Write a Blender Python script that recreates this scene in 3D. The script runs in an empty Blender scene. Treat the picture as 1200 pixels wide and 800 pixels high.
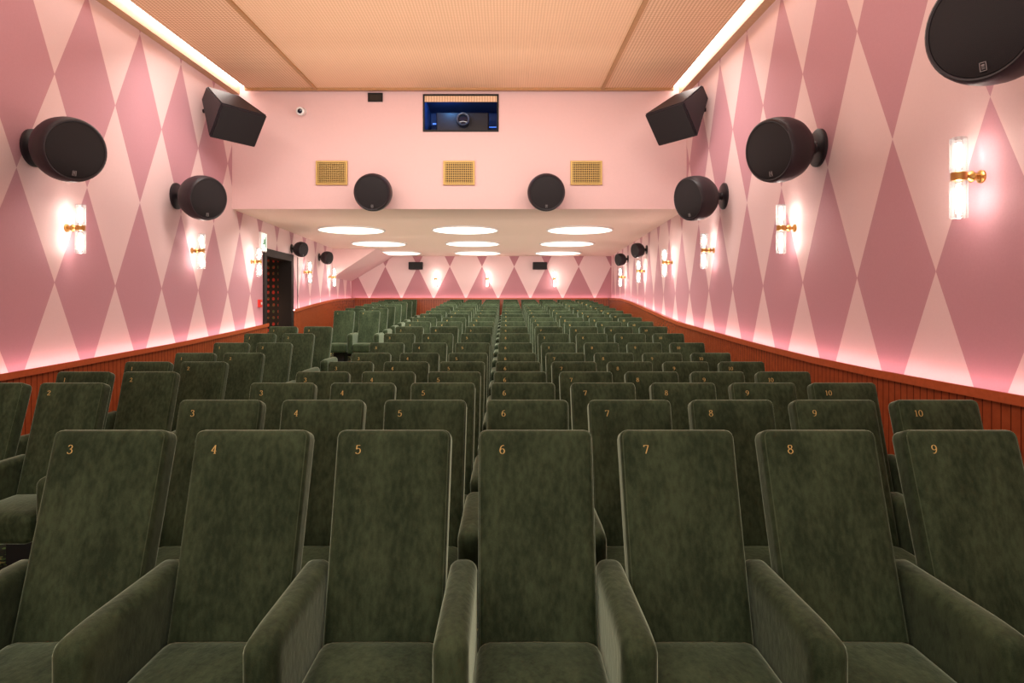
import bpy, bmesh, math, random
from mathutils import Matrix, Vector
random.seed(4)
C = bpy.context.scene.collection
ZC = 1.75
F = 770.0
R = math.radians
try:
    bpy.context.scene.view_settings.view_transform = 'Standard'
    bpy.context.scene.view_settings.look = 'None'
except Exception:
    pass

# ------------------------------------------------------------------ materials
class NT:
    def __init__(s, name):
        s.m = bpy.data.materials.new(name); s.m.use_nodes = True
        s.t = s.m.node_tree; s.b = s.t.nodes['Principled BSDF']
    def n(s, typ, **kw):
        x = s.t.nodes.new(typ)
        for k, v in kw.items(): setattr(x, k, v)
        return x
    def l(s, a, b): s.t.links.new(a, b)
    def math(s, op, a, b=None):
        x = s.n('ShaderNodeMath', operation=op)
        for i, v in enumerate((a, b)):
            if v is None: continue
            if isinstance(v, (int, float)): x.inputs[i].default_value = v
            else: s.l(v, x.inputs[i])
        return x.outputs[0]
    def mix(s, fac, c1, c2):
        x = s.n('ShaderNodeMix', data_type='RGBA')
        if isinstance(fac, (int, float)): x.inputs[0].default_value = fac
        else: s.l(fac, x.inputs[0])
        for i, c in ((6, c1), (7, c2)):
            if isinstance(c, tuple): x.inputs[i].default_value = c + (1,)
            else: s.l(c, x.inputs[i])
        return x.outputs[2]
    def coords(s):
        tc = s.n('ShaderNodeTexCoord'); sp = s.n('ShaderNodeSeparateXYZ')
        s.l(tc.outputs['Object'], sp.inputs[0])
        return tc.outputs['Object'], sp.outputs
    def noise(s, vec, scale, detail=4):
        x = s.n('ShaderNodeTexNoise'); x.inputs['Scale'].default_value = scale
        x.inputs['Detail'].default_value = detail
        s.l(vec, x.inputs['Vector']); return x.outputs['Fac']
    def bump(s, h, strength, dist=0.01):
        x = s.n('ShaderNodeBump'); x.inputs['Strength'].default_value = strength
        x.inputs['Distance'].default_value = dist
        s.l(h, x.inputs['Height']); s.l(x.outputs[0], s.b.inputs['Normal'])
    def set(s, **kw):
        for k, v in kw.items():
            k = k.replace('_', ' ')
            if isinstance(v, tuple): v = v + (1,)
            s.b.inputs[k].default_value = v

def plain(name, col, rough=0.6, metal=0.0, var=0.12, scale=30, bump=0.0, spec=0.5):
    k = NT(name); o, _ = k.coords()
    f = k.noise(o, scale)
    k.l(k.mix(f, tuple(c*(1-var) for c in col), tuple(min(1, c*(1+var)) for c in col)), k.b.inputs['Base Color'])
    k.set(Roughness=rough, Metallic=metal, Specular_IOR_Level=spec)
    if bump: k.bump(f, bump)
    return k.m

def emis(name, col, strength, base=(0.8, 0.8, 0.8)):
    k = NT(name); o, _ = k.coords()
    k.set(Base_Color=base, Roughness=0.5)
    k.b.inputs['Emission Color'].default_value = col + (1,)
    f = k.noise(o, 3)
    k.l(k.math('MULTIPLY', k.math('ADD', k.math('MULTIPLY', f, 0.1), 0.95), strength), k.b.inputs['Emission Strength'])
    return k.m

WD, HD, Y0, Z0 = 1.14, 2.33, 5.64, 0.277 + ZC
def diamond_mat(name, axis, dk=1.0):
    k = NT(name); o, s = k.coords()
    off = Y0 if axis == 1 else -0.88
    a = k.math('DIVIDE', k.math('SUBTRACT', s[axis], off), WD)
    b = k.math('DIVIDE', k.math('SUBTRACT', s[2], Z0), HD)
    p = k.math('FLOOR', k.math('ADD', k.math('ADD', a, b), 0.5))
    q = k.math('FLOOR', k.math('ADD', k.math('SUBTRACT', a, b), 0.5))
    c = k.math('FLOORED_MODULO', k.math('ADD', p, q), 2.0)
    f = k.noise(o, 60, 6)
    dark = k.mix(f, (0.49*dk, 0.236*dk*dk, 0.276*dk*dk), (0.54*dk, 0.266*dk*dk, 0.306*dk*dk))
    light = k.mix(f, (0.73, 0.51, 0.505), (0.77, 0.55, 0.545))
    k.l(k.mix(c, dark, light), k.b.inputs['Base Color'])
    k.set(Roughness=0.7); k.bump(f, 0.15, 0.003)
    return k.m

def slat_mat(name, axis):
    k = NT(name); o, s = k.coords()
    fr = k.math('FRACT', k.math('MULTIPLY', s[axis], 12.0))
    g = k.math('LESS_THAN', fr, 0.12)
    f = k.noise(o, 14, 5)
    w = k.mix(f, (0.24, 0.047, 0.016), (0.41, 0.088, 0.028))
    k.l(k.mix(g, w, (0.13, 0.024, 0.010)), k.b.inputs['Base Color'])
    k.set(Roughness=0.22); return k.m

def mesh_ceiling(name, c1, c2, freq, amt):
    k = NT(name); o, s = k.coords()
    a = k.math('ABSOLUTE', k.math('SINE', k.math('MULTIPLY', s[0], freq)))
    b = k.math('ABSOLUTE', k.math('SINE', k.math('MULTIPLY', s[1], freq)))
    h = k.math('MULTIPLY', a, b)
    f = k.math('MULTIPLY', h, amt)
    k.l(k.mix(f, c1, c2), k.b.inputs['Base Color'])
    k.set(Roughness=0.65); k.bump(h, 0.3, 0.01)
    return k.m

def velvet(name, a, b):
    k = NT(name); o, _ = k.coords()
    oi = k.n('ShaderNodeObjectInfo')
    mv = k.n('ShaderNodeVectorMath', operation='ADD')
    k.l(o, mv.inputs[0]); k.l(oi.outputs['Location'], mv.inputs[1])
    st = k.n('ShaderNodeVectorMath', operation='MULTIPLY'); k.l(mv.outputs[0], st.inputs[0]); st.inputs[1].default_value = (1.6, 1.0, 0.7)
    n0 = k.noise(st.outputs[0], 4.0, 3); n1 = k.noise(st.outputs[0], 30, 10); n2 = k.noise(mv.outputs[0], 260, 3)
    rmp = k.n('ShaderNodeMapRange'); rmp.inputs[1].default_value = 0.38; rmp.inputs[2].default_value = 0.65
    k.l(k.math('ADD', k.math('MULTIPLY', n0, 0.5), k.math('MULTIPLY', n1, 0.5)), rmp.inputs[0])
    fac = k.math('ADD', k.math('MULTIPLY', rmp.outputs[0], 0.6), k.math('MULTIPLY', n2, 0.4))
    k.l(k.mix(fac, a, b), k.b.inputs['Base Color'])
    k.set(Roughness=0.8)
    k.b.inputs['Specular IOR Level'].default_value = 0.12
    k.b.inputs['Sheen Weight'].default_value = 1.0
    k.b.inputs['Sheen Roughness'].default_value = 0.28
    k.b.inputs['Sheen Tint'].default_value = (0.70, 0.84, 0.62, 1)
    k.bump(n1, 0.30, 0.006)
    return k.m

M = {}
M['side'] = diamond_mat('harlequin_side', 1)
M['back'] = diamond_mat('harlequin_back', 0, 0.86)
M['pink'] = plain('pink_plaster', (0.71, 0.47, 0.455), 0.7, 0, 0.03, 20)
M['soffit'] = plain('pale_pink_plaster', (0.84, 0.65, 0.54), 0.7, 0, 0.03, 20)
M['slat_y'] = slat_mat('red_slat_wood_side', 1)
M['slat_x'] = slat_mat('red_slat_wood_back', 0)
M['cap'] = plain('red_wood_cap', (0.45, 0.095, 0.032), 0.25, 0, 0.2, 25)
M['mesh'] = mesh_ceiling('perforated_tan', (0.52, 0.29, 0.165), (0.92, 0.65, 0.43), 64.0, 1.0)
M['tan'] = mesh_ceiling('woven_tan', (0.70, 0.43, 0.26), (0.92, 0.63, 0.415), 76.0, 1.0)
M['wood'] = plain('ceiling_wood', (0.42, 0.22, 0.09), 0.5, 0, 0.2, 20)
M['cornice'] = plain('cornice_wood', (0.48, 0.28, 0.16), 0.5, 0, 0.15, 20)
M['ceil'] = plain('ceiling_plaster', (0.7, 0.55, 0.48), 0.8)
M['velvet'] = velvet('green_velvet', (0.008, 0.015, 0.006), (0.060, 0.084, 0.041))
M['piping'] = velvet('green_piping', (0.036, 0.052, 0.026), (0.088, 0.112, 0.060))
M['gold'] = plain('gold_thread', (0.62, 0.43, 0.13), 0.5, 0.1, 0.1)
M['plinth'] = plain('dark_plinth', (0.012, 0.012, 0.010), 0.7)
M['black'] = plain('black_speaker', (0.017, 0.011, 0.014), 0.45, 0, 0.15, spec=.35)
M['grille'] = plain('speaker_grille', (0.011, 0.008, 0.009), 0.6, 0, 0.3, 300, 0.3, spec=.25)
M['badge'] = plain('badge_silver', (0.26, 0.24, 0.24), 0.4, 0.3)
M['brass'] = plain('brass', (0.52, 0.29, 0.09), 0.3, 0.9, 0.1)
M['ventgold'] = plain('vent_gold', (0.46, 0.29, 0.08), 0.45, 0.3, 0.1)
M['ventdark'] = plain('vent_dark', (0.022, 0.013, 0.006), 0.8)
M['white'] = plain('white_plastic', (0.75, 0.72, 0.7), 0.4, 0, 0.03)
M['red'] = plain('red_plastic', (0.6, 0.03, 0.02), 0.4, 0, 0.05)
M['dark'] = plain('dark_brown', (0.012, 0.009, 0.008), 0.5, 0, 0.2, spec=.25)
M['disc'] = emis('disc_glow', (1.0, 0.88, 0.74), 2.0)
M['cove'] = emis('cove_glow', (1.0, 0.90, 0.84), 10.0)
M['led'] = emis('led_pink', (1.0, 0.63, 0.68), 14.0)
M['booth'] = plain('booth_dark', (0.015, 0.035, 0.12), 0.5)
M['bluelight'] = emis('booth_lamp', (0.03, 0.20, 1.0), 1.2)
M['lens'] = plain('lens_glass', (0.006, 0.008, 0.02), 0.05, 0.0)
M['lensring'] = plain('lens_ring', (0.05, 0.055, 0.07), 0.35, 0.2)
M['exit'] = emis('exit_face', (0.75, 0.95, 0.8), 0.7)
M['green'] = plain('sign_green', (0.02, 0.28, 0.1), 0.4)
M['screen'] = plain('screen_white', (0.8, 0.78, 0.76), 0.8, 0, 0.02)
M['bulb'] = emis('lamp_bulb', (1.0, 0.88, 0.80), 115.0)

def glass_tube_mat():
    k = NT('ribbed_lamp_glass'); o, s = k.coords()
    ang = k.math('ARCTAN2', s[1], k.math('SUBTRACT', s[0], 0.16))
    rib = k.math('ABSOLUTE', k.math('SINE', k.math('MULTIPLY', ang, 5.0)))
    f = k.noise(o, 50, 3)
    k.set(Base_Color=(0.13, 0.118, 0.11), Roughness=0.2)
    k.bump(f, 0.5, 0.01)
    k.b.inputs['Emission Color'].default_value = (1, 0.91, 0.86, 1)
    k.l(k.math('ADD', k.math('MULTIPLY', rib, 0.35), k.math('MULTIPLY', f, 0.36)), k.b.inputs['Emission Strength'])
    tr = k.n('ShaderNodeBsdfTransparent'); tr.inputs[0].default_value = (0.92, 0.89, 0.87, 1)
    mx = k.n('ShaderNodeMixShader')
    k.l(k.math('ADD', k.math('MULTIPLY', rib, 0.35), k.math('MULTIPLY', f, 0.60)), mx.inputs[0])
    k.l(tr.outputs[0], mx.inputs[1]); k.l(k.b.outputs[0], mx.inputs[2])
    k.l(mx.outputs[0], k.t.nodes['Material Output'].inputs[0])
    return k.m
M['tube'] = glass_tube_mat()

def carpet():
    k = NT('dark_pattern_carpet'); o, s = k.coords()
    v = k.n('ShaderNodeTexVoronoi'); v.inputs['Scale'].default_value = 16; k.l(o, v.inputs['Vector'])
    f = k.noise(o, 120); f2 = k.noise(o, 11)
    g = k.math('LESS_THAN', v.outputs['Distance'], 0.38)
    k.l(k.mix(g, (0.022, 0.034, 0.016), k.mix(k.math('GREATER_THAN', f2, 0.52), (0.12, 0.22, 0.06), (0.62, 0.58, 0.18))), k.b.inputs['Base Color'])
    k.set(Roughness=0.95); k.bump(f, 0.4); return k.m
M['carpet'] = carpet()

def dots():
    k = NT('warm_dotted_backdrop'); o, s = k.coords()
    a = k.math('ABSOLUTE', k.math('SINE', k.math('MULTIPLY', s[0], 24.0)))
    b = k.math('ABSOLUTE', k.math('SINE', k.math('MULTIPLY', s[2], 20.0)))
    f = k.noise(o, 9)
    g = k.math('GREATER_THAN', k.math('ADD', k.math('MULTIPLY', a, b), k.math('MULTIPLY', f, 0.5)), 0.97)
    rmp = k.n('ShaderNodeMapRange'); rmp.inputs[1].default_value = 0.42; rmp.inputs[2].default_value = 0.58
    k.l(k.noise(o, 6), rmp.inputs[0])
    k.l(k.mix(g, (0.016, 0.012, 0.008), k.mix(rmp.outputs[0], (0.09, 0.15, 0.05), (0.75, 0.05, 0.03))), k.b.inputs['Base Color'])
    k.set(Roughness=0.6); return k.m
M['dots'] = dots()

# ------------------------------------------------------------------ geometry helpers
def obj(name, bm, mat, parent=None, smooth=False, angle=None):
    me = bpy.data.meshes.new(name)
    bmesh.ops.recalc_face_normals(bm, faces=bm.faces[:])
    if smooth:
        for f in bm.faces: f.smooth = True
    bm.to_mesh(me); bm.free()
    me.materials.append(mat)
    if smooth and angle is not None:
        try: me.set_sharp_from_angle(angle=R(angle))
        except Exception: pass
    o = bpy.data.objects.new(name, me); C.objects.link(o)
    if parent: o.parent = parent
    return o

def tag(o, label, cat, group=None):
    o['label'] = label; o['category'] = cat
    if group: o['group'] = group
    return o

def thing(name, label, cat, loc=(0, 0, 0), rotz=0.0, group=None):
    o = bpy.data.objects.new(name, None); C.objects.link(o)
    o.empty_display_size = 0.1
    o.location = loc; o.rotation_euler = (0, 0, rotz)
    return tag(o, label, cat, group)

def struct(name, bm, mat, **kw):
    o = obj(name, bm, mat, **kw); o['kind'] = 'structure'; return o

def box(bm, x0, x1, y0, y1, z0, z1, M4=None):
    vs = [bm.verts.new(Vector(p) if M4 is None else M4 @ Vector(p)) for p in
          ((x0,y0,z0),(x1,y0,z0),(x1,y1,z0),(x0,y1,z0),(x0,y0,z1),(x1,y0,z1),(x1,y1,z1),(x0,y1,z1))]
    for f in ((0,3,2,1),(4,5,6,7),(0,1,5,4),(1,2,6,5),(2,3,7,6),(3,0,4,7)):
        bm.faces.new([vs[i] for i in f])
    return bm

def bbox(x0, x1, y0, y1, z0, z1, bev=0.005, seg=2):
    bm = bmesh.new(); box(bm, x0, x1, y0, y1, z0, z1)
    bmesh.ops.bevel(bm, geom=bm.edges[:], offset=bev, segments=seg, affect='EDGES', profile=0.5)
    return bm

def xf(bm, M4):
    bmesh.ops.transform(bm, matrix=M4, verts=bm.verts[:]); return bm

def quad(bm, pts):
    bm.faces.new([bm.verts.new(p) for p in pts])

def lathe(profile, axis='z', seg=32):
    bm = bmesh.new(); rings = []
    for t, r in profile:
        if r < 1e-6:
            p = {'x': (t,0,0), 'y': (0,t,0), 'z': (0,0,t)}[axis]
            rings.append([bm.verts.new(p)])
        else:
            ring = []
            for i in range(seg):
                a = 2*math.pi*i/seg; c, s = r*math.cos(a), r*math.sin(a)
                p = {'x': (t,c,s), 'y': (c,t,s), 'z': (c,s,t)}[axis]
                ring.append(bm.verts.new(p))
            rings.append(ring)
    for a, b in zip(rings, rings[1:]):
        if len(a) == 1 and len(b) == 1: continue
        for i in range(seg):
            j = (i+1) % seg
            if len(a) == 1: bm.faces.new((a[0], b[i], b[j]))
            elif len(b) == 1: bm.faces.new((a[i], a[j], b[0]))
            else: bm.faces.new((a[i], a[j], b[j], b[i]))
    for e in (rings[0], rings[-1]):
        if len(e) > 1: bm.faces.new(e)
    return bm

def rb(hx, hy, hz, r, N=13, pw=1.8):
    bm = bmesh.new(); bmesh.ops.create_cube(bm, size=2)
    bmesh.ops.subdivide_edges(bm, edges=bm.edges[:], cuts=N, use_grid_fill=True)
    h = (hx, hy, hz)
    for v in bm.verts:
        q = []
        for i in range(3):
            t = max(-1, min(1, v.co[i])); s = 1 if t >= 0 else -1
            q.append(s*(1-(1-abs(t))**pw)*h[i])
        q = Vector(q)
        inn = Vector([max(-(h[i]-r), min(h[i]-r, q[i])) for i in range(3)])
        d = q-inn
        if d.length > 1e-7: q = inn + d.normalized()*r
        v.co = q
    return bm

def tube(pts, r, closed=True, n=6):
    bm = bmesh.new(); rings = []; N = len(pts)
    for i, p in enumerate(pts):
        p = Vector(p)
        a = Vector(pts[(i-1) % N]) if (closed or i > 0) else p
        b = Vector(pts[(i+1) % N]) if (closed or i < N-1) else p
        t = (b-a).normalized()
        u = Vector((0, 1, 0)) if abs(t.y) < 0.9 else Vector((1, 0, 0))
        s = t.cross(u).normalized(); w = t.cross(s)
        rings.append([bm.verts.new(p + r*(math.cos(2*math.pi*k/n)*s + math.sin(2*math.pi*k/n)*w)) for k in range(n)])
    for i in range(N if closed else N-1):
        a, b = rings[i], rings[(i+1) % N]
        for k in range(n):
            bm.faces.new((a[k], a[(k+1) % n], b[(k+1) % n], b[k]))
    return bm

def copy_tree(o, parent=None):
    c = o.copy(); C.objects.link(c)
    if parent:
        c.parent = parent
    for ch in list(o.children): copy_tree(ch, c)
    return c

def lerp_tab(tab, y):
    if y <= tab[0][0]: return tab[0][1]
    for (a, za), (b, zb) in zip(tab, tab[1:]):
        if y <= b: return za + (zb-za)*(y-a)/(b-a)
    return tab[-1][1]

# ------------------------------------------------------------------ room plan
YB, YBK, YS = 12.1, 23.25, -3.0
def XR(y): return lerp_tab([(YB, 3.31), (YBK, 3.70)], y)
def XL(y): return lerp_tab([(YB, -5.06), (YBK, -5.50)], y)
ROW_T = [-.53,-.552,-.574,-.595,-.592,-.57,-.50,-.41,-.33,-.265,-.20,-.135,-.07,-.01,.05,.11,.17,.225,.28]
SEAT_H = 1.22
row_y = [2.87+1.1*i for i in range(19)]
row_z = [t+ZC-SEAT_H for t in ROW_T]
prof = [(YS-0.1, row_z[0])]
for y, z in zip(row_y, row_z):
    prof += [(y-0.80, z), (y+0.16, z)]
prof.append((YBK+0.1, row_z[-1]))
def floor_z(y): return lerp_tab(prof, y)
def ceil_z(y): return ZC + 4.0 + 0.035*(y-YB)
SOF = ZC+1.81

# floor
bm = bmesh.new()
for (a, za), (b, zb) in zip(prof, prof[1:]):
    quad(bm, [(XL(a)-.02, a, za), (XR(a)+.02, a, za), (XR(b)+.02, b, zb), (XL(b)-.02, b, zb)])
bmesh.ops.remove_doubles(bm, verts=bm.verts[:], dist=1e-4)
struct('floor', bm, M['carpet'])

def wall_quads(bm, fx, ys, zlo, zhi):
    for a, b in zip(ys, ys[1:]):
        quad(bm, [(fx(a), a, zlo(a)), (fx(b), b, zlo(b)), (fx(b), b, zhi(b)), (fx(a), a, zhi(a))])
DY0, DY1, DZT = 13.9, 15.6, ZC+1.15
top = lambda y: (ZC+4.45 if y <= YB+.3 else SOF+.1)
low = lambda y: floor_z(y)-0.05
bm = bmesh.new(); wall_quads(bm, XR, [YS, 2, 5, 7, 9, 10.5, YB], low, top)
struct('wall_right', bm, M['side'])
bm = bmesh.new(); wall_quads(bm, XR, [YB, 14, 16, 18, 20, 22, YBK], low, lambda y: SOF+.1)
struct('wall_right_rear', bm, M['side'])
bm = bmesh.new(); wall_quads(bm, XL, [YS, 2, 5, 7, 9, 10.5, YB], low, top)
struct('wall_left', bm, M['side'])
bm = bmesh.new()
wall_quads(bm, XL, [YB, 13, DY0], low, lambda y: SOF+.1)
wall_quads(bm, XL, [DY0, DY1], lambda y: DZT, lambda y: SOF+.1)
wall_quads(bm, XL, [DY1, 17, 19, 21, YBK], low, lambda y: SOF+.1)
struct('wall_left_rear', bm, M['side'])
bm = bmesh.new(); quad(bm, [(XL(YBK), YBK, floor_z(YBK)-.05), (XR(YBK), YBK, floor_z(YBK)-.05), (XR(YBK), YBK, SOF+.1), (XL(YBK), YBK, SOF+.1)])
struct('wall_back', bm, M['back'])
bm = bmesh.new(); quad(bm, [(-5.06, YS, row_z[0]-.05), (3.31, YS, row_z[0]-.05), (3.31, YS, ZC+4.45), (-5.06, YS, ZC+4.45)])
struct('wall_screen', bm, M['screen'])

# bulkhead with a real opening for the projection window
PX0, PX1, PZ0, PZ1 = -1.525, -0.17, ZC+3.25, ZC+3.90
bm = bmesh.new()
for x0, x1, z0, z1 in ((-5.06, PX0, SOF, ZC+4.4), (PX1, 3.31, SOF, ZC+4.4), (PX0, PX1, SOF, PZ0), (PX0, PX1, PZ1, ZC+4.4)):
    quad(bm, [(x0, YB, z0), (x1, YB, z0), (x1, YB, z1), (x0, YB, z1)])
struct('wall_bulkhead', bm, M['pink'])
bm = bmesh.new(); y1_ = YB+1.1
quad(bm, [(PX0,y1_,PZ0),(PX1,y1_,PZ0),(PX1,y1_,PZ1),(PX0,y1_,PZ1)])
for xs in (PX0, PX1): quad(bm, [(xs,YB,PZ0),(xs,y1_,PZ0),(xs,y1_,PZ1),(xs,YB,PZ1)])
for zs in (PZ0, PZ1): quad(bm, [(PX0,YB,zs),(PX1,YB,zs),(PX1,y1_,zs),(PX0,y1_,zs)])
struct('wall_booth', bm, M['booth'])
bm = bmesh.new()
ys = [YB, 14, 16, 18, 20, 22, YBK]
for a, b in zip(ys, ys[1:]):
    quad(bm, [(XL(a), a, SOF), (XR(a), a, SOF), (XR(b), b, SOF), (XL(b), b, SOF)])
struct('ceiling_rear', bm, M['soffit'])
# sloping plaster at the rear left corner
bm = bmesh.new()
ya, yb = 20.2, YBK-.02
A = [(XL(ya)+.01, ya, ZC+.92), (-4.0, ya, SOF-.005), (XL(ya)+.01, ya, SOF-.005)]
B = [(XL(yb)+.01, yb, ZC+.92), (-4.0, yb, SOF-.005), (XL(yb)+.01, yb, SOF-.005)]
va = [bm.verts.new(p) for p in A]; vb = [bm.verts.new(p) for p in B]
bm.faces.new(va); bm.faces.new(vb[::-1])
for i in range(3):
    j = (i+1) % 3; bm.faces.new((va[i], va[j], vb[j], vb[i]))
struct('ceiling_slope', bm, M['pink'])

# main ceiling: backing, three raft panels, battens, cove lights
def slab(x0, x1, y0, y1, dz0, dz1, bm=None):
    bm = bm or bmesh.new()
    v = [bm.verts.new(p) for p in ((x0,y0,ceil_z(y0)+dz0),(x1,y0,ceil_z(y0)+dz0),(x1,y1,ceil_z(y1)+dz0),(x0,y1,ceil_z(y1)+dz0),
                                   (x0,y0,ceil_z(y0)+dz1),(x1,y0,ceil_z(y0)+dz1),(x1,y1,ceil_z(y1)+dz1),(x0,y1,ceil_z(y1)+dz1))]
    for f in ((0,3,2,1),(4,5,6,7),(0,1,5,4),(1,2,6,5),(2,3,7,6),(3,0,4,7)):
        bm.faces.new([v[i] for i in f])
    return bm
struct('ceiling', slab(-5.06, 3.31, YS, YB, .20, .26), M['ceil'])
struct('ceiling_centre', slab(-3.47, 1.725, YS, YB-.12, 0, .10), M['tan'])
struct('ceiling_left', slab(-4.76, -3.51, YS, YB-.12, 0, .10), M['mesh'])
struct('ceiling_right', slab(1.765, 3.02, YS, YB-.12, 0, .10), M['mesh'])
bm = slab(-3.52, -3.46, YS, YB-.10, -.03, .08); slab(1.715, 1.775, YS, YB-.10, -.03, .08, bm)
struct('trim_1', bm, M['wood'])
struct('trim_2', slab(-4.78, 3.04, YB-.14, YB-.08, -.04, .12), M['wood'])
struct('trim_3', slab(-5.06, -4.92, YS, YB-.005, -.08, .2), M['cornice'])
struct('trim_4', slab(3.17, 3.31, YS, YB-.005, -.08, .2), M['cornice'])
tag(obj('cove_light', slab(-4.905, -4.78, YS+.05, YB-.01, .06, .09), M['cove']), 'long glowing cove light strip between left wall and tan ceiling', 'cove light', 'ceiling cove lights')
tag(obj('cove_light', slab(3.04, 3.155, YS+.05, YB-.01, .06, .09), M['cove']), 'long glowing cove light strip between right wall and tan ceiling', 'cove light', 'ceiling cove lights')

# wainscot, cap and LED
railR = [(-3,-.56),(5,-.55),(6.35,-.536),(8.47,-.462),(12.7,-.247),(18.15,.17),(20,.27),(23.3,.33)]
railL = [(-3,-.70),(6.5,-.655),(10,-.53),(13.97,-.33),(15.65,-.06),(18,.12),(20,.25),(23.3,.33)]
def wains(name, fx, sgn, ys, rail, mat):
    bm = bmesh.new()
    for a, b in zip(ys, ys[1:]):
        P = []
        for y in (a, b):
            x0 = fx(y); x1 = x0-sgn*.11
            P.append([(x0, y, floor_z(y)-.04), (x1, y, floor_z(y)-.04), (x1, y, ZC+rail(y)-.05), (x0, y, ZC+rail(y)-.05)])
        for i in (1, 2): quad(bm, [P[0][i], P[1][i], P[1][(i+1) % 4], P[0][(i+1) % 4]])
    bmesh.ops.remove_doubles(bm, verts=bm.verts[:], dist=1e-4)
    return struct(name, bm, mat)
def ledge_bm(fx, sgn, ys, rail, o0, o1, z0, z1, bm=None):
    bm = bm or bmesh.new()
    rs = []
    for y in ys:
        xa, xb = fx(y)-sgn*o0, fx(y)-sgn*o1
        rs.append([bm.verts.new(p) for p in ((xa,y,ZC+rail(y)+z0),(xb,y,ZC+rail(y)+z0),(xb,y,ZC+rail(y)+z1),(xa,y,ZC+rail(y)+z1))])
    for a, b in zip(rs, rs[1:]):
        for i in range(4):
            j = (i+1) % 4; bm.faces.new((a[i], a[j], b[j], b[i]))
    bm.faces.new(rs[0]); bm.faces.new(rs[-1][::-1])
    return bm
fR = lambda y: lerp_tab(railR, y)
fL = lambda y: lerp_tab(railL, y)
def yr(a, b, n=14): return [a+(b-a)*i/n for i in range(n+1)]
segs = [(XR, 1, yr(YS, YBK-.07, 24), fR, 'along the foot of the right wall'),
        (XL, -1, yr(YS, DY0-.12, 16), fL, 'along the left wall in front of the doorway'),
        (XL, -1, yr(DY1+.12, YBK-.07, 8), fL, 'along the left wall behind the doorway')]
tn = 5
for fx, s, ys_, rl, txt in segs:
    wains('trim_%d' % tn, fx, s, ys_, rl, M['slat_y']); tn += 1
    bm = ledge_bm(fx, s, ys_, rl, .0, .14, -.06, -.022)
    ledge_bm(fx, s, ys_, rl, .125, .14, -.022, .008, bm)
    struct('trim_%d' % tn, bm, M['cap']); tn += 1
    tag(obj('led_strip', ledge_bm(fx, s, ys_, rl, .085, .103, -.022, -.010), M['led']), 'thin pink glowing light strip '+txt, 'light strip', 'pink wainscot light strips')
bm = bmesh.new(); box(bm, XL(YBK)+.12, XR(YBK)-.12, YBK-.06, YBK, floor_z(YBK)-.03, ZC+.28)
struct('trim_%d' % tn, bm, M['slat_x']); tn += 1
bm = bmesh.new(); box(bm, XL(YBK)+.15, XR(YBK)-.15, YBK-.125, YBK, ZC+.28, ZC+.310); box(bm, XL(YBK)+.15, XR(YBK)-.15, YBK-.125, YBK-.11, ZC+.31, ZC+.335)
struct('trim_%d' % tn, bm, M['cap'])
bm = bmesh.new(); box(bm, XL(YBK)+.16, XR(YBK)-.16, YBK-.09, YBK-.074, ZC+.31, ZC+.320)
tag(obj('led_strip', bm, M['led']), 'thin pink glowing light strip along the far back wall', 'light strip', 'pink wainscot light strips')

# doorway on the left
xw = XL(14.7); fz = floor_z(14.5)
bm = bmesh.new()
box(bm, xw-.24, xw+.07, DY0-.10, DY0+.06, fz-.02, DZT+.10)
box(bm, xw-.24, xw+.07, DY1-.06, DY1+.10, fz-.02, DZT+.10)
box(bm, xw-.24, xw+.07, DY0+.06, DY1-.06, DZT-.06, DZT+.10)
struct('door_1', bm, M['dark'])
bm = bmesh.new(); quad(bm, [(-6.6, 16.4, fz-.3), (xw-.05, 16.4, fz-.3), (xw-.05, 16.4, DZT+.1), (-6.6, 16.4, DZT+.1)])
struct('wall_corridor', bm, M['dots'])
bm = bmesh.new()
quad(bm, [(-6.6, 13.7, fz-.3), (-6.6, 16.4, fz-.3), (-6.6, 16.4, DZT+.1), (-6.6, 13.7, DZT+.1)])
quad(bm, [(-6.6, 13.7, fz-.3), (xw-.05, 13.7, fz-.3), (xw-.05, 13.7, DZT+.1), (-6.6, 13.7, DZT+.1)])
quad(bm, [(-6.6, 13.7, fz-.05), (xw, 13.7, fz-.05), (xw, 16.4, fz-.05), (-6.6, 16.4, fz-.05)])
quad(bm, [(-6.6, 13.7, DZT+.1), (xw-.05, 13.7, DZT+.1), (xw-.05, 16.4, DZT+.1), (-6.6, 16.4, DZT+.1)])
struct('wall_corridor_side', bm, M['dark'])
L = bpy.data.lights.new('corridor_glow', 'POINT'); L.energy = 34; L.color = (1, .55, .35); L.shadow_soft_size = .05
lo = bpy.data.objects.new('corridor_glow', L); lo.location = (-6.2, 14.7, ZC-.1); C.objects.link(lo)

# exit sign and red call box
t = thing('exit_sign', 'small pale exit sign on left wall above the dark doorway', 'sign', (XL(13.72)-.006, 13.72, ZC+1.36))
obj('housing', bbox(0, .06, -.16, .16, -.20, .20, .01), M['white'], t)
bm = bmesh.new(); box(bm, .061, .066, -.14, .14, -.18, .18); obj('panel', bm, M['exit'], t)
bm = bmesh.new(); box(bm, .067, .070, -.03, .03, -.03, .06); box(bm, .067, .070, -.09, .02, -.05, -.03); box(bm, .067, .070, .05, .08, -.11, .11)
obj('pictogram', bm, M['green'], t)
t = thing('call_box', 'small red box on left wall just before the dark doorway', 'alarm', (XL(13.55)-.006, 13.55, ZC+.08))
obj('housing', bbox(0, .06, -.06, .06, -.08, .08, .008), M['red'], t)
obj('button', xf(lathe([(0.06, .025), (.07, .025), (.072, 0)], 'x', 16), Matrix.Identity(4)), M['white'], t)

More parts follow.
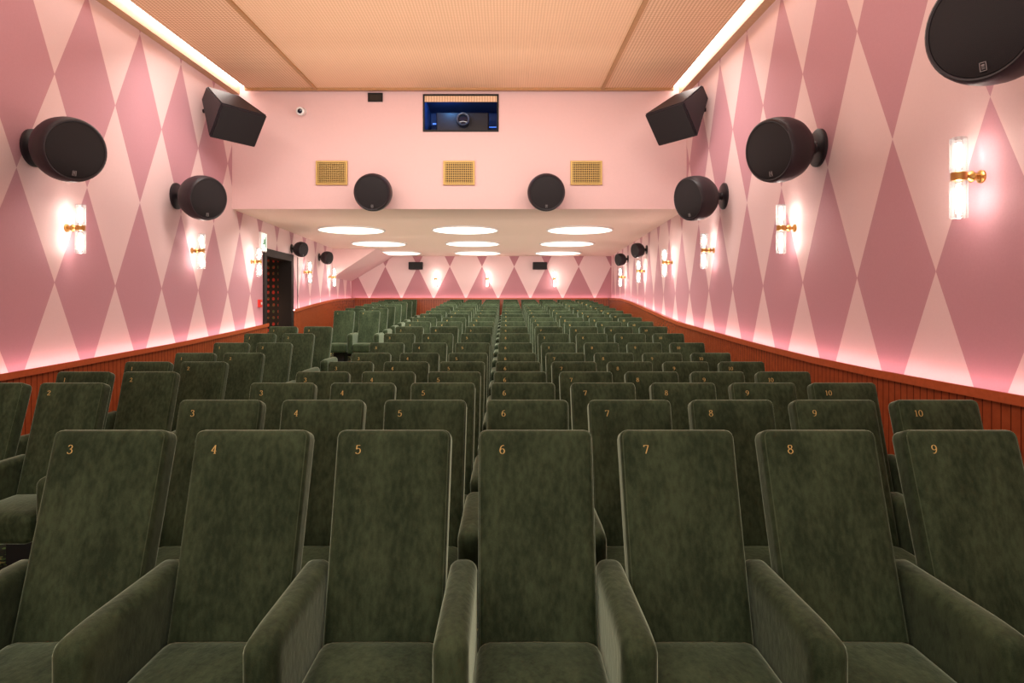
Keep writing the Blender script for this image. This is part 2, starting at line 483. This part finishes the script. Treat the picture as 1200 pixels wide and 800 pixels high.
# ------------------------------------------------------------------ serif numerals (broad-nib strokes)
def cr(pts, closed=False, n=6):
    out = []; N = len(pts)
    def g(i):
        return pts[i % N] if closed else pts[max(0, min(N-1, i))]
    for i in range(N if closed else N-1):
        p0, p1, p2, p3 = g(i-1), g(i), g(i+1), g(i+2)
        for k in range(n):
            t = k/n
            out.append(tuple(.5*((2*p1[j])+(-p0[j]+p2[j])*t+(2*p0[j]-5*p1[j]+4*p2[j]-p3[j])*t*t+(-p0[j]+3*p1[j]-3*p2[j]+p3[j])*t**3) for j in (0, 1)))
    if not closed: out.append(pts[-1])
    return out
GL = {
 '0': [(cr([(.30,1),(.54,.8),(.58,.5),(.54,.2),(.30,0),(.06,.2),(.02,.5),(.06,.8)], True), True)],
 '1': [([(.30,.98),(.30,.02)], False), ([(.10,.86),(.30,.98)], False), ([(.12,.02),(.48,.02)], False)],
 '2': [(cr([(.06,.76),(.12,.93),(.30,1),(.50,.90),(.52,.70),(.38,.45),(.05,.03)]), False), ([(.05,.03),(.56,.03)], False), ([(.56,.03),(.58,.18)], False)],
 '3': [(cr([(.06,.82),(.15,.96),(.30,1),(.48,.90),(.48,.68),(.36,.56),(.24,.53)]), False), (cr([(.24,.53),(.42,.50),(.55,.35),(.52,.12),(.32,0),(.12,.03),(.04,.16)]), False)],
 '4': [([(.42,1),(.02,.30)], False), ([(.02,.30),(.60,.30)], False), ([(.42,1),(.42,.02)], False), ([(.28,.02),(.56,.02)], False)],
 '5': [([(.14,.97),(.52,.97)], False), ([(.14,.97),(.10,.52)], False), (cr([(.10,.52),(.28,.61),(.48,.54),(.56,.34),(.50,.12),(.30,0),(.10,.04),(.04,.14)]), False)],
 '6': [(cr([(.52,.94),(.36,.96),(.18,.82),(.06,.55),(.04,.30),(.14,.07),(.30,0),(.48,.07),(.56,.28),(.48,.50),(.30,.57),(.14,.50),(.05,.34)]), False)],
 '7': [([(.04,.97),(.56,.97)], False), ([(.04,.97),(.03,.80)], False), ([(.56,.97),(.22,.0)], False)],
 '8': [(cr([(.30,1),(.48,.92),(.50,.74),(.30,.54),(.10,.72),(.12,.92)], True), True), (cr([(.30,.54),(.52,.42),(.56,.20),(.30,0),(.04,.20),(.08,.42)], True), True)],
}
GL['9'] = [([(.60-x, 1-y) for x, y in p], c) for p, c in GL['6']]
def numeral(text, h):
    bm = bmesh.new(); ox = 0
    for ch in text:
        for pts, closed in GL[ch]:
            N = len(pts); offs = []
            for i in range(N):
                a = pts[(i-1) % N] if (closed or i) else pts[i]
                b = pts[(i+1) % N] if (closed or i < N-1) else pts[i]
                d = Vector((b[0]-a[0], b[1]-a[1])).normalized()
                nx, ny = -d.y, d.x
                w = math.sqrt((nx*.062)**2+(ny*.027)**2)
                offs.append((nx*w, ny*w))
            L_ = [bm.verts.new(((ox+p[0]+o[0]-.3*len(text)-.04*(len(text)-1))*h, (p[1]+o[1]-.5)*h, .0012)) for p, o in zip(pts, offs)]
            R_ = [bm.verts.new(((ox+p[0]-o[0]-.3*len(text)-.04*(len(text)-1))*h, (p[1]-o[1]-.5)*h, .0012)) for p, o in zip(pts, offs)]
            for i in range(N if closed else N-1):
                j = (i+1) % N
                bm.faces.new((L_[i], R_[i], R_[j], L_[j]))
        ox += .72
    return bm

# ------------------------------------------------------------------ seats
AL = math.atan2(.27, .80); cs, sn = math.cos(AL), math.sin(AL)
BHX, BHY, BHZ = .25, .066, .45
P0 = Vector((0, 0, SEAT_H))
Xv, Nv, Uv = Vector((1,0,0)), Vector((0,-cs,sn)), Vector((0,sn,cs))
def backpt(x, y, z):
    return P0 + x*Xv - (y)*Nv + z*Uv
def build_seat():
    root = thing('cinema_seat', '', 'seat')
    bm = rb(BHX, BHY, BHZ, .036, 19, 2.1)
    for v in bm.verts:
        x, y, z = v.co
        if y < 0: y -= .014*(1-(x/BHX)**4)*(1-(z/BHZ)**4)
        x *= 1 - .04*(1-(z+BHZ)/(2*BHZ))
        v.co = backpt(x, y+BHY, z-BHZ)
    back = obj('backrest', bm, M['velvet'], root, smooth=True)
    pts = []; hx, hz, rr = BHX-.0105, BHZ-.0105, .027
    for cx, cz, a0 in ((1,1,0),(-1,1,90),(-1,-1,180),(1,-1,270)):
        for k in range(6):
            a = R(a0+18*k)
            x = cx*(hx-rr)+rr*math.cos(a); z = cz*(hz-rr)+rr*math.sin(a)
            x *= 1 - .04*(1-(z+BHZ)/(2*BHZ))
            pts.append(backpt(x, .0100, z-BHZ))
    obj('piping', tube(pts, .0026), M['piping'], back, smooth=True)
    bm = rb(.245, .27, .10, .055)
    for v in bm.verts:
        if v.co.z > 0: v.co.z += .016*(1-(v.co.x/.245)**2)*(1-(v.co.y/.27)**2)
        v.co += Vector((0, -.52, .335))
    obj('cushion', bm, M['velvet'], root, smooth=True)
    bm = bbox(-.13, .13, -.50, -.16, 0, .25, .01)
    obj('plinth', bm, M['plinth'], root)
    bm = rb(.0598, .365, .240, .050, 17, 2.0)
    for v in bm.verts:
        t = max(0.0, (-v.co.y-.16)/.20)          # the arm top droops softly to its front
        if v.co.z > 0: v.co.z -= .016*t*t*min(1, v.co.z/.2)
        v.co += Vector((-.31, -.395, .438))
    obj('armrest', bm, M['velvet'], root, smooth=True)
    return root, back
proto, proto_back = build_seat()
arm_mesh = [c for c in proto.children if c.name.startswith('armrest')][0].data
digits = {}
for n in range(1, 11):
    bm = numeral(str(n), .036)
    m4 = Matrix(((1,0,0,0),(0,sn,-cs,0),(0,cs,sn,0),(0,0,0,1)))
    xf(bm, Matrix.Translation(backpt(-.145, -.0128, -.09)) @ m4)
    me = bpy.data.meshes.new('seat_number'); bm.to_mesh(me); bm.free()
    me.materials.append(M['gold'])
    digits[n] = me
ORD = ['frontmost','second','third','fourth','fifth','sixth','seventh','eighth','ninth','tenth','eleventh','twelfth','thirteenth','fourteenth','fifteenth','sixteenth','seventeenth','eighteenth','rearmost']
first = True
def seat(n, x, i, label, group, last):
    global first
    if first: s = proto; first = False
    else: s = copy_tree(proto)
    s.location = (x, row_y[i], row_z[i]); s['label'] = label; s['group'] = group
    b = [c for c in s.children if c.name.startswith('backrest')][0]
    for c in list(b.children):
        if c.name.startswith('seat_number'): bpy.data.objects.remove(c)
    o = bpy.data.objects.new('seat_number', digits[n]); C.objects.link(o); o.parent = b
    o['label'] = 'gold numeral %d at the upper left of the backrest' % n
    for c in list(s.children):
        if c.get('extra'): bpy.data.objects.remove(c)
    if last:
        a = bpy.data.objects.new('armrest', arm_mesh); C.objects.link(a); a.parent = s
        a.location = (.62, 0, 0); a['extra'] = 1
for i in range(19):
    for n in range(3, 11):
        rowt = ('the %s row' % ORD[i]) if i in (0, 18) else ('the %s row from the front' % ORD[i])
        seat(n, .125+.62*(n-6), i, 'green velvet cinema seat marked %d in %s' % (n, rowt), 'seats of the main block', n == 10)
for i in list(range(2, 9)) + list(range(12, 19)):      # clear floor in front of the doorway
    for n in (1, 2):
        seat(n, (-3.98, -3.36)[n-1], i, 'green velvet cinema seat marked %d across the left aisle, level with the %s row' % (n, ORD[i]), 'seats of the left block', n == 2)
for o in bpy.data.objects:
    if 'extra' in o: del o['extra']

# ------------------------------------------------------------------ wall sconces
def sconce():
    t = thing('wall_sconce', '', 'wall lamp', group='glass tube wall lamps')
    bm = lathe([(0, .045), (.012, .045), (.018, .03), (.02, .016), (.045, .016), (.055, .03), (.075, .042), (.095, .03), (.105, .015), (.16, .015), (.17, 0)], 'x', 20)
    obj('wall_mount', bm, M['brass'], t, smooth=True, angle=40)
    for z0, z1 in ((.03, .27), (-.29, -.03)):
        bm = bmesh.new(); rings = []
        for z, r_ in ((z0, .050), (z0+.006, .056), (z1-.006, .056), (z1, .052)):
            rings.append([bm.verts.new((.16+r_*math.cos(2*math.pi*k/24), r_*math.sin(2*math.pi*k/24), z)) for k in range(24)])
        for a, b in zip(rings, rings[1:]):
            for k in range(24): bm.faces.new((a[k], a[(k+1) % 24], b[(k+1) % 24], b[k]))
        tb = obj('glass_tube', bm, M['tube'], t, smooth=True)
        zm0, zm1 = z0+.035, z1-.035
        bm = lathe([(zm0, 0), (zm0, .012), (zm0+.01, .018), (zm1-.01, .018), (zm1, .010), (zm1+.005, 0)], 'z', 14)
        obj('bulb', xf(bm, Matrix.Translation((.16, 0, 0))), M['bulb'], tb, smooth=True)
    bm = lathe([(-.035, .0), (-.035, .03), (-.028, .050), (.028, .050), (.035, .03), (.035, 0)], 'z', 20)
    obj('collar', xf(bm, Matrix.Translation((.16, 0, 0))), M['brass'], t, smooth=True, angle=40)
    return t
sc = None
def put_sconce(x, y, z, rot, label):
    global sc
    if sc is None: sc = sconce(); s = sc
    else: s = copy_tree(sc)
    s.location = (x, y, ZC+z); s.rotation_euler = (0, 0, rot); s['label'] = label
o5 = ['first', 'second', 'third', 'fourth', 'fifth', 'sixth']
for i, y in enumerate((4.58, 7.55, 10.5, 13.3, 16.5, 19.8)):
    put_sconce(XR(y), y, .91, math.pi, 'glass tube wall lamp with brass ball mount, %s from the front on right wall' % o5[i])
for i, y in enumerate((7.55, 10.55, 13.1, 17.0, 19.8)):
    put_sconce(XL(y), y, .91, 0, 'glass tube wall lamp with brass ball mount, %s from the front on left wall' % o5[i])
for x, w in ((-2.5, 'leftmost'), (-.69, 'middle'), (1.67, 'rightmost')):
    put_sconce(x, YBK, 1.0, -math.pi/2, 'glass tube wall lamp, %s of three on the far back wall' % w)

# ------------------------------------------------------------------ ball speakers
def ball_speaker(name, label, loc, rot, yaw, tilt, scale=1.0, group=None, neck=.17):
    t = thing(name, label, 'speaker', loc, rot, group)
    obj('wall_plate', xf(lathe([(-.02, .20), (.025, .20), (.04, .18), (.045, .07), (.06, .06)], 'x', 32), Matrix.Scale(scale, 4)), M['black'], t, smooth=True, angle=35)
    obj('neck', xf(lathe([(.04, .055), (neck+.05, .055)], 'x', 20), Matrix.Scale(scale, 4)), M['black'], t, smooth=True, angle=35)
    Mx = Matrix.Scale(scale, 4) @ Matrix.Translation((neck, 0, 0)) @ Matrix.Rotation(yaw, 4, 'Z') @ Matrix.Rotation(tilt, 4, 'Y')
    prof_ = [(-.03, 0), (-.025, .06), (-.005, .13), (.03, .20), (.08, .262), (.15, .307), (.23, .330), (.31, .336), (.39, .330), (.44, .318), (.455, .302), (.45, .290), (.44, .287)]
    b = obj('body', xf(lathe(prof_, 'x', 48), Mx), M['black'], t, smooth=True, angle=40)
    obj('grille', xf(lathe([(.435, .289), (.448, .285), (.456, .2), (.46, .1), (.462, 0)], 'x', 48), Mx), M['grille'], t, smooth=True, angle=60)
    bm = bmesh.new()
    for y0, y1, z0, z1 in ((-.022,.022,-.262,-.258),(-.022,.022,-.206,-.202),(-.022,-.018,-.262,-.202),(.018,.022,-.262,-.202),(-.010,.010,-.248,-.244),(-.010,.010,-.238,-.234),(-.010,.010,-.228,-.216)):
        q = .85
        box(bm, .448, .4580, y0*q, y1*q, -.235+(z0+.232)*q, -.235+(z1+.232)*q)
    obj('badge', xf(bm, Mx), M['badge'], t)
    return t
G = 'round wall speakers'
for y, w in ((3.94, 'nearest the camera on right wall'), (6.97, 'second from the front on right wall'), (10.0, 'third from the front on right wall')):
    ball_speaker('ball_speaker', 'large black ball speaker, '+w, (XR(y), y, ZC+1.69), math.pi, R(25), R(10), group=G, neck=.21)
for y, w in ((7.02, 'nearest the camera on left wall'), (10.05, 'second from the front on left wall')):
    ball_speaker('ball_speaker', 'large black ball speaker, '+w, (XL(y), y, ZC+1.70), 0, R(-30), R(10), group=G, neck=.22)
for x, w in ((-2.38, 'left'), (.70, 'right')):
    ball_speaker('ball_speaker', 'large black ball speaker facing forward at %s of the bulkhead' % w, (x, YB, ZC+2.11), -math.pi/2, 0, R(12), group=G, neck=.10)
for y, w in ((16.2, 'nearer'), (19.3, 'farther')):
    ball_speaker('ball_speaker', 'small black ball speaker, %s of two under the low ceiling on right wall' % w, (XR(y), y, ZC+1.42), math.pi, R(20), R(8), .55, G)
for y, w in ((15.9, 'nearer'), (18.6, 'farther')):
    ball_speaker('ball_speaker', 'small black ball speaker, %s of two under the low ceiling on left wall' % w, (XL(y), y, ZC+1.42), 0, R(-20), R(8), .55, G)
for x, w in ((-3.2, 'left'), (1.16, 'right')):
    t = thing('box_speaker', 'small black box speaker high at the %s of the far back wall' % w, 'speaker', (x, YBK, ZC+1.46), 0, 'back wall box speakers')
    obj('body', bbox(-.25, .25, -.24, -.06, -.13, .13, .02), M['black'], t)
    obj('grille', bbox(-.23, .23, -.25, -.235, -.11, .11, .004), M['grille'], t)
    obj('bracket', bbox(-.06, .06, -.08, .01, -.05, .05, .008), M['black'], t)

# corner cabinet speakers
def cabinet(label, loc, yaw, pitch, roll, wall_dir):
    t = thing('cabinet_speaker', label, 'speaker', loc, 0, 'corner cabinet speakers')
    Mx = Matrix.Rotation(yaw, 4, 'Z') @ Matrix.Rotation(pitch, 4, 'X') @ Matrix.Rotation(roll, 4, 'Y')
    bm = bmesh.new()
    vs = [bm.verts.new(p) for p in ((-.42,-.30,-.30),(.42,-.30,-.30),(.42,-.30,.30),(-.42,-.30,.30),(-.30,.44,.04),(.30,.44,.04),(.30,.44,.29),(-.30,.44,.29))]
    for f in ((0,1,2,3),(5,4,7,6),(0,4,5,1),(1,5,6,2),(2,6,7,3),(3,7,4,0)): bm.faces.new([vs[i] for i in f])
    bmesh.ops.bevel(bm, geom=bm.edges[:], offset=.02, segments=2, affect='EDGES')
    obj('body', xf(bm, Mx), M['black'], t)
    obj('grille', xf(bbox(-.39, .39, -.32, -.29, -.27, .27, .01), Mx), M['grille'], t)
    wx = (XL(10) if wall_dir < 0 else XR(10)) - loc[0]
    bm = tube([Vector((0, .05, .15)), Vector((wx*.7, .10, .15)), Vector((wx+wall_dir*.01, .10, .15))], .035, False, 10)
    obj('bracket', bm, M['black'], t, smooth=True)
cabinet('black tilted cabinet speaker in the upper left corner beside the bulkhead', (-4.57, 10.85, ZC+3.12), R(56), R(35), R(0), -1)
cabinet('black tilted cabinet speaker in the upper right corner beside the bulkhead', (2.87, 10.85, ZC+3.14), R(-56), R(35), R(0), 1)

# ------------------------------------------------------------------ bulkhead fittings
t = thing('projection_window', 'dark framed projection window with blue glow in the bulkhead centre', 'window', ((PX0+PX1)/2, YB, PZ0))
w2 = (PX1-PX0)/2; hh = PZ1-PZ0
bm = bmesh.new()
box(bm, -w2-.02, -w2+.012, -.02, .02, -.02, hh+.02); box(bm, w2-.012, w2+.02, -.02, .02, -.02, hh+.02)
box(bm, -w2+.012, w2-.012, -.02, .02, -.02, .012); box(bm, -w2+.012, w2-.012, -.02, .02, hh-.012, hh+.02)
obj('frame', bm, M['dark'], t)
obj('top_reflection', bbox(-w2+.012, w2-.012, -.012, .012, hh-.12, hh-.012, .003), M['mesh'], t)  # pale mesh strip stands in for a reflection in the window glass
t = thing('projector', 'dark projector with round lens behind the bulkhead window', 'projector', ((PX0+PX1)/2, YB+.42, PZ0+.005))
obj('body', bbox(-.50, .50, 0, .4, 0, .46, .02), M['black'], t)
obj('lens_barrel', xf(lathe([(.0, .13), (-.14, .13), (-.16, .12), (-.155, .095), (-.12, .088)], 'y', 32), Matrix.Translation((0.02, 0, .29))), M['lensring'], t, smooth=True, angle=30)
obj('lens', xf(lathe([(-.125, .092), (-.135, .05), (-.138, 0)], 'y', 32), Matrix.Translation((0.02, 0, .29))), M['lens'], t, smooth=True, angle=60)
bm = bmesh.new(); box(bm, PX0+.05, PX0+.34, YB+.98, YB+1.0, PZ1-.26, PZ1-.235)
tag(obj('booth_light', bm, M['bluelight']), 'thin blue light bar glowing at left behind the projection window', 'light')
bm = bmesh.new(); box(bm, PX1-.34, PX1-.04, YB+.98, YB+1.0, PZ1-.32, PZ1-.305)
tag(obj('booth_light', bm, M['bluelight']), 'thin blue light bar glowing at right behind the projection window', 'light')
L = bpy.data.lights.new('booth_glow', 'POINT'); L.energy = 15; L.color = (.10, .42, 1); L.shadow_soft_size = .02
lo = bpy.data.objects.new('booth_glow', L); lo.location = ((PX0+PX1)/2-.25, YB+.14, PZ1-.06); C.objects.link(lo)
for x, w in ((-3.22, 'left'), (-.88, 'middle'), (1.46, 'right')):
    t = thing('air_vent', 'gold framed square grid air vent, %s of three on the pink bulkhead' % w, 'vent', (x, YB, ZC+2.47), 0, 'gold bulkhead vents')
    bm = bmesh.new(); box(bm, -.27, .27, -.012, -.001, -.20, .20); obj('backing', bm, M['ventdark'], t)
    bm = bmesh.new()
    box(bm, -.29, -.255, -.04, .005, -.22, .22); box(bm, .255, .29, -.04, .005, -.22, .22)
    box(bm, -.255, .255, -.04, .005, .19, .22); box(bm, -.255, .255, -.04, .005, -.22, -.19)
    obj('frame', bm, M['ventgold'], t)
    bm = bmesh.new()
    for k in range(13): xk = -.255+.51*(k+.5)/13; box(bm, xk-.006, xk+.006, -.03, -.014, -.19, .19)
    for k in range(9): zk = -.19+.38*(k+.5)/9; box(bm, -.255, .255, -.034, -.018, zk-.006, zk+.006)
    obj('grille', bm, M['ventgold'], t)
t = thing('security_camera', 'small white security camera with dark lens on upper left bulkhead', 'camera', (-3.76, YB, ZC+3.60))
obj('base', lathe([(0.005, .07), (-.02, .07), (-.03, .05)], 'y', 24), M['white'], t, smooth=True, angle=35)
obj('housing', xf(lathe([(-.02, .055), (-.05, .075), (-.16, .075), (-.17, .06)], 'y', 24), Matrix.Rotation(R(12), 4, 'X')), M['white'], t, smooth=True, angle=35)
obj('lens', xf(lathe([(-.168, .045), (-.178, .04), (-.185, 0)], 'y', 24), Matrix.Rotation(R(12), 4, 'X')), M['lens'], t, smooth=True, angle=35)
t = thing('port_hatch', 'small dark square port in the bulkhead just below the ceiling', 'hatch', (-2.42, YB, ZC+3.86))
bm = bmesh.new(); box(bm, -.12, .12, -.012, -.001, -.065, .065); obj('panel', bm, M['ventdark'], t)
bm = bmesh.new()
box(bm, -.135, -.115, -.03, .005, -.08, .08); box(bm, .115, .135, -.03, .005, -.08, .08); box(bm, -.115, .115, -.03, .005, .06, .08); box(bm, -.115, .115, -.03, .005, -.08, -.06)
obj('frame', bm, M['dark'], t)

# disc lights
for r_, y in enumerate((15.3, 18.6, 21.8)):
    for c_, x in enumerate((-3.62, -.97, 1.70)):
        t = thing('ceiling_light', 'large round glowing ceiling light, %s one of the %s row under the low ceiling' % (('left', 'centre', 'right')[c_], ('nearest', 'middle', 'farthest')[r_]), 'ceiling light', (x, y, SOF), 0, 'round ceiling lights')
        obj('rim', lathe([(.003, .74), (-.03, .74), (-.035, .77), (.003, .78)], 'z', 56), M['white'], t, smooth=True, angle=30)
        obj('diffuser', lathe([(-.004, .738), (-.022, .735), (-.024, 0)], 'z', 56), M['disc'], t, smooth=True, angle=30)

# ------------------------------------------------------------------ lights, world, camera
def area(name, loc, d, sx, sy, e, col):
    L = bpy.data.lights.new(name, 'AREA'); L.shape = 'RECTANGLE'; L.size = sx; L.size_y = sy; L.energy = e; L.color = col
    o = bpy.data.objects.new(name, L); o.location = loc
    o.rotation_euler = Vector(d).to_track_quat('-Z', 'Y').to_euler(); C.objects.link(o)
area('front_seat_fill', (-.9, 3.0, ceil_z(3)-.1), (0, 0, -1), 5, 5, 120, (1, .94, .88))  # added fill above the front rows, out of view
area('mid_seat_fill', (-.9, 9.0, ceil_z(9)-.35), (0, .42, -.91), 7, .4, 190, (1, .95, .88))  # added fill for the middle rows, turned away from the camera
area('bulkhead_fill', (-.9, YS+.3, ZC+.3), (0, .82, .57), 7, 2.0, 200, (1, .92, .86))  # added fill behind the camera, aimed up at ceiling and bulkhead
area('ceiling_fill', (-.9, 6.5, ZC+1.3), (0, 0, 1), 6.5, 9, 220, (1, .86, .74))  # added fill that brightens the main ceiling, unseen from below
area('soffit_fill', (-.9, 17.6, ZC+.55), (0, 0, 1), 7.2, 10, 130, (1, .84, .71))  # added fill that brightens the rear soffit, unseen from below
for y in (12.5, 15.6, 18.8):
    area('rear_seat_fill', (-.9, y, ZC+1.55), (0, .30, -.95), 7, .3, 150, (1, .95, .85))  # added fills for the rear seat fronts, no fixtures there
w = bpy.data.worlds.new('world'); bpy.context.scene.world = w; w.use_nodes = True
w.node_tree.nodes['Background'].inputs[0].default_value = (.9, .6, .5, 1); w.node_tree.nodes['Background'].inputs[1].default_value = .1
cam = bpy.data.cameras.new('camera'); co = bpy.data.objects.new('camera', cam); C.objects.link(co)
co.location = (0, 0, ZC); co.rotation_euler = (R(90), 0, 0)
cam.sensor_width = 36; cam.lens = F/1200*36; cam.shift_x = .005; cam.shift_y = -40/1200
cam.clip_start = .05
bpy.context.scene.camera = co
